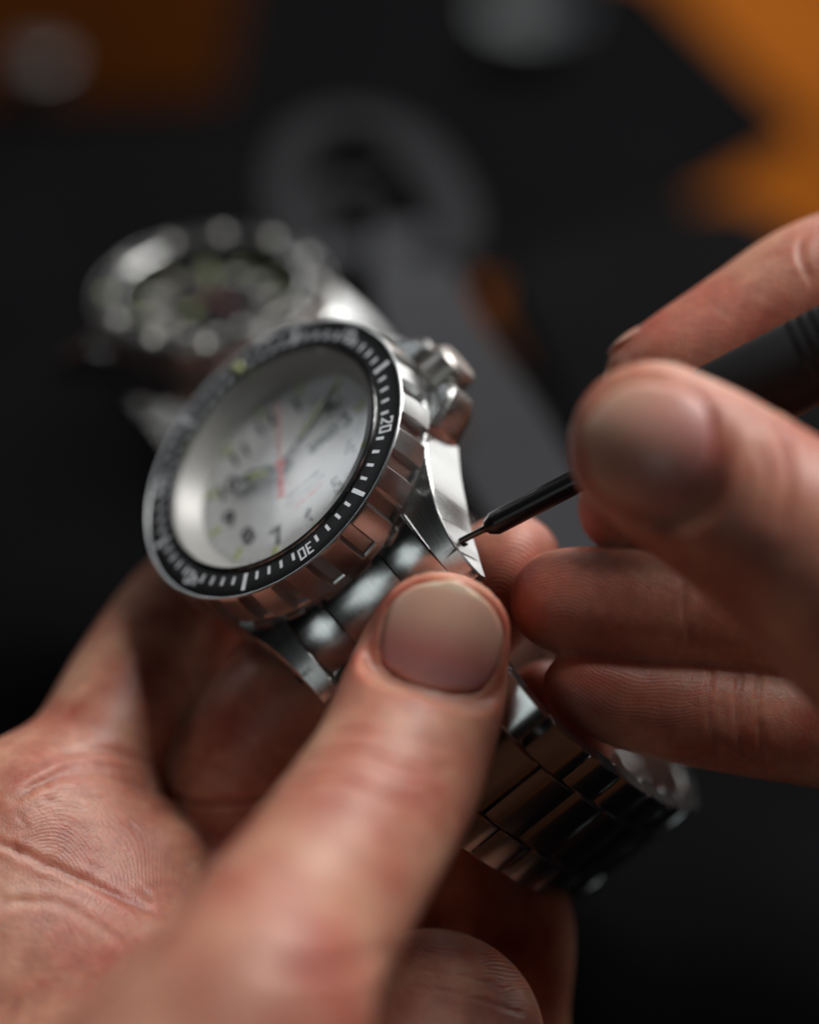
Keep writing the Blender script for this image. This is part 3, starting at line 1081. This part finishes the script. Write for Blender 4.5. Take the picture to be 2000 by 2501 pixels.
right_red = [('ring', 1150, 1250, 140, .5), ('little', 1220, 1450, 140, .5), ('middle', 1280, 1090, 120, .5), ('thumb', 1250, 950, 130, .35), ('index', 1450, 700, 170, .35), ('thumb', 1650, 1000, 100, .2)]
make_hand('hand', 'hand holding the black pin tool between thumb and curled fingers', right, right_nails, right_creases, (), right_ridges, right_red)

# ------------------------------------------------------------------ pin tool
M['tool'] = brushed('black_tool_steel', (0.018, 0.019, 0.02), 0.3, (300, 300, 9000), .1, .06, 0.4)
M['grip'] = mat('black_grip', (0.006, 0.006, 0.007), 0.55, 0.0, **{'Specular IOR Level': .25})
M['pin'] = mat('dark_pin', (0.06, 0.065, 0.06), 0.25, 0.9)
cm = lambda v: CAM @ Vector((v * .001).tolist())
tipP = cm(D(966, 1141, 325.2))
endP = cm(D(1724, 748, 315.5))
zdir = (endP - tipP).normalized()
tool = bpy.data.objects.new('pin_tool', None)
tool.empty_display_size = .01
col.objects.link(tool)
tool.matrix_world = Matrix.Translation(tipP) @ zdir.to_track_quat('Z', 'Y').to_matrix().to_4x4()
tag(tool, 'black pin pushing tool with thick handle, its thin pin in the lug hole', 'tool')


def rev(name, prof, m_, n=48, ang=30):
    V, Fc = lathe(prof, n)
    return link(name, mesh_from(name, V, Fc, ang), tool, m_)


rev('pin', [(.001, -1.2), (.42, -1.2), (.42, 3.0), (.5, 3.6), (.85, 4.1), (.001, 4.1)], M['pin'])
rev('shaft', [(.001, 3.9), (.9, 3.9), (1.45, 4.9), (1.5, 5.2), (1.5, 22), (.001, 22)], M['tool'])
hp = [(.001, 20), (1.9, 20), (3.2, 22), (5.0, 27), (5.4, 29)]
z = 33.0
hp += [(5.4, z)]
for i in range(9):
    z0 = 47 + i * 1.5
    hp += [(5.4, z0), (5.33, z0 + .25), (5.33, z0 + .65), (5.4, z0 + .9)]
hp += [(5.45, 62), (5.5, 95), (.001, 95)]
rev('handle', hp, M['grip'], 64)

# ------------------------------------------------------------------ desk and background
def table_pt(px, py, h=0.0):
    """where the view line through a photo position meets the desk, h metres above it"""
    a = np.array(CAM.to_3x3()) @ D(px, py, 1.0)
    t = (h - CAM_H) / a[2]
    return np.array([a[0] * t, a[1] * t])


def slab(name, pts, h0, h1, m_, bev=1.0):
    P = [table_pt(*p, h1) if len(p) == 2 else np.array(p[1:]) for p in pts]
    c = np.mean(P, 0)
    V = [(x - c[0], y - c[1], h1) for x, y in P] + [(x - c[0], y - c[1], h0) for x, y in P]
    n = len(P)
    Fc = [tuple(range(n)), tuple(range(2 * n - 1, n - 1, -1))] + [(i, (i + 1) % n, n + (i + 1) % n, n + i) for i in range(n)]
    o = link(name, mesh_from(name, V, Fc, 30, mm=False), None, m_)
    o.location = (c[0], c[1], 0)
    bevel(o, bev, 3)
    return o


def cloth_mat(name, c, rough, sc=900, var=.35):
    m = mat(name, c, rough)
    tc = nd(m, 'ShaderNodeTexCoord')
    n1 = nd(m, 'ShaderNodeTexNoise', Scale=float(sc), Detail=4.0)
    n2 = nd(m, 'ShaderNodeTexNoise', Scale=22.0, Detail=3.0)
    lk(m, tc.outputs['Object'], n1.inputs['Vector'])
    lk(m, tc.outputs['Object'], n2.inputs['Vector'])
    hs = nd(m, 'ShaderNodeHueSaturation')
    hs.inputs['Color'].default_value = (*c, 1)
    mr = nd(m, 'ShaderNodeMapRange')
    mr.inputs['To Min'].default_value = 1 - var
    mr.inputs['To Max'].default_value = 1 + var
    lk(m, n2.outputs['Fac'], mr.inputs[0])
    lk(m, mr.outputs[0], hs.inputs['Value'])
    b = m.node_tree.nodes['Principled BSDF']
    b.inputs['Specular IOR Level'].default_value = 0.0
    lk(m, hs.outputs[0], b.inputs['Base Color'])
    bp = nd(m, 'ShaderNodeBump', Strength=.4, Distance=.0002)
    lk(m, n1.outputs['Fac'], bp.inputs['Height'])
    lk(m, bp.outputs[0], b.inputs['Normal'])
    return m


def wood_mat():
    m = mat('orange_wood', (.5, .2, .04), .6, 0.0, **{'Specular IOR Level': 0.0})
    tc = nd(m, 'ShaderNodeTexCoord')
    mp = nd(m, 'ShaderNodeMapping')
    mp.inputs['Scale'].default_value = (60, 4, 60)
    n = nd(m, 'ShaderNodeTexNoise', Scale=1.0, Detail=5.0)
    lk(m, tc.outputs['Object'], mp.inputs[0])
    lk(m, mp.outputs[0], n.inputs['Vector'])
    r = nd(m, 'ShaderNodeValToRGB')
    n.inputs['Detail'].default_value = 2.0
    mp.inputs['Scale'].default_value = (16, 5, 16)
    r.color_ramp.elements[0].position = .35
    r.color_ramp.elements[1].position = .65
    r.color_ramp.elements[0].color = (.10, .027, .003, 1)
    r.color_ramp.elements[1].color = (.27, .078, .009, 1)
    lk(m, n.outputs['Fac'], r.inputs[0])
    lk(m, r.outputs[0], m.node_tree.nodes['Principled BSDF'].inputs['Base Color'])
    return m


M['wood'] = wood_mat()
M['mat'] = cloth_mat('black_mat', (.006, .0062, .007), .8)
M['navy'] = cloth_mat('navy_mat', (.009, .0095, .013), .7)
M['charcoal'] = cloth_mat('charcoal_mat', (.008, .0083, .009), .8)
M['brown'] = cloth_mat('dim_desk_brown', (.03, .0085, .0016), .6)  # darker than the wood: the desk's light falloff put into colour

V, Fc = box(-1500, 1500, -600, 2600, -30, 0)
desk = link('desk', mesh_from('desk', V, Fc, 0), None, M['wood'])
desk['kind'] = 'structure'
o = slab('work_mat', [(-900, 215), (470, 190), (560, -300), (1380, -60), (1690, 262), (1395, 430), (1180, 530), (1060, 562), (955, 575), (1185, 890), (1400, 1150),
                      ('w', .5, .28), ('w', .5, .215), ('w', -.9, .215), ('w', -.9, .5)], .0002, .003, M['mat'])
tag(o, 'large black work mat spread over the desk under the hands and watches', 'mat')
o = slab('side_pad', [(1045, 590), (1140, 505), (1390, 425), (1560, 420), (1724, 505), (2400, 640), (2400, 1500), (1400, 1080), (1200, 890)], .0002, .005, M['charcoal'])
tag(o, 'smaller charcoal pad on the desk behind the tool, beside the orange gap', 'mat')
o = slab('dim_desk_sheet', [(-900, -400), (580, -400), (480, 120), (440, 205), (-900, 230)], .0035, .006, M['brown'])  # dark sheet in place of desk wood that gets less light
tag(o, 'dark brown sheet standing in for the dimmer light on the back left corner of the desk', 'dim desk sheet')

M['reflection_brown'] = cloth_mat('reflection_brown', (.045, .019, .011), .6)  # brown picked for what the bracelet links reflect
o = slab('reflection_strip', [('w', .85, .21), ('w', .85, -.55), ('w', -.9, -.55), ('w', -.9, .21)], .0002, .003, M['reflection_brown'])  # unseen, added so the bracelet reflects brown instead of orange wood
tag(o, 'added brown strip out of view before the black mat, giving the bracelet its brown reflections', 'reflection strip')

# grey strap with a looped end, lying behind the held watch
M['grey'] = cloth_mat('grey_rubber', (.055, .057, .063), .6, 700, .2)
M['dark_grey'] = cloth_mat('dark_grey_rubber', (.03, .031, .034), .7, 700, .25)
st = bpy.data.objects.new('watch_strap', None)
st.empty_display_size = .01
col.objects.link(st)
st.location = (*table_pt(800, 480, .06), .06)
tag(st, 'grey rubber strap with a rounded looped end lying on the black box', 'strap')


def ribbon(pts, t, name, mt, dz=.0):
    P = np.array([np.r_[table_pt(x, y, h * .001) * 1000, h, w] for x, y, w, h in pts])
    Q = cat_rom(P, 6)
    secs = []
    L0 = np.array(st.location) * 1000
    for i in range(len(Q)):
        d = Q[min(i + 1, len(Q) - 1), :2] - Q[max(i - 1, 0), :2]
        d /= np.linalg.norm(d)
        n = np.array([-d[1], d[0]])
        w = Q[i, 3] / 2
        c = Q[i, :2] - L0[:2]
        z0 = Q[i, 2] - L0[2] + dz
        secs.append([(*(c - n * w), z0), (*(c - n * w * .9), z0 + t), (*(c + n * w * .9), z0 + t), (*(c + n * w), z0)])
    o = link(name, mesh_from(name, *sweep_sections(secs), 40), st, mt)
    return bevel(o, .5, 3)


ribbon([(860, 500, 14, 48), (880, 640, 16, 50), (930, 760, 18, 48), (1020, 900, 19, 44), (1110, 1060, 19, 40), (1220, 1210, 19, 37), (1330, 1330, 19, 35)], 3, 'strap_tail', M['grey'])
ribbon([(610, 560, 6, 45), (590, 430, 7, 45), (635, 325, 8, 46), (735, 290, 8.5, 46), (845, 325, 9.5, 46), (925, 420, 10, 47), (955, 510, 10, 48), (915, 590, 10, 49)], 4, 'strap_loop', M['dark_grey'], .5)
ribbon([(650, 540, 6, 45), (670, 450, 6, 45), (740, 415, 6, 46), (820, 415, 5, 46)], 3, 'inner_band', M['dark_grey'], .2)
ribbon([(620, 480, 24, 44), (720, 450, 26, 44), (800, 470, 26, 44)], 2, 'strap_backing', M['dark_grey'], -.8)
ribbon([(640, 545, 10, 45), (740, 560, 11, 46), (880, 570, 11, 47)], 3, 'strap_keeper', M['grey'], -.3)
o = slab('storage_box', [(560, 420), (640, 290), (740, 250), (870, 300), (960, 420), (1000, 520), (950, 600), (1010, 740), (960, 860), (800, 760), (620, 600)], .0032, .0425, M['mat'], 2)
tag(o, 'black box standing behind the watches, carrying the grey strap', 'box')

# pale dish and small tin at the back
M['china'] = mat('pale_china', (.13, .142, .152), .45)
c = table_pt(1125, -30, .02)
dish = link('dish', mesh_from('dish', *lathe([(.001, 2), (6, 2), (9, 4), (11, 9), (12, 9.4), (11.6, 8), (9.6, 3), (6.5, 0), (.001, 0)], 64), 40), None, M['china'])
dish.location = (c[0], c[1], .004)
tag(dish, 'small pale grey dish at the back of the mat, cut off by the top edge', 'dish')
c = table_pt(80, 135, .012)
M['dull_steel'] = mat('dull_steel', (.22, .22, .22), .45, 1.0)
tin = bpy.data.objects.new('tin', None)
col.objects.link(tin)
tin.location = (c[0], c[1], .006)
tag(tin, 'small round steel tin on the dark brown sheet at the back left', 'tin')
link('body', mesh_from('tinbody', *lathe([(.001, 0), (5.6, 0), (5.9, .4), (5.9, 5), (.001, 5)], 48), 30), tin, M['dull_steel'])
link('lid', mesh_from('tinlid', *lathe([(.001, 5.1), (6.2, 5.1), (6.4, 5.5), (6.4, 7.5), (5.9, 8), (.001, 8.2)], 48), 30), tin, M['dull_steel'])
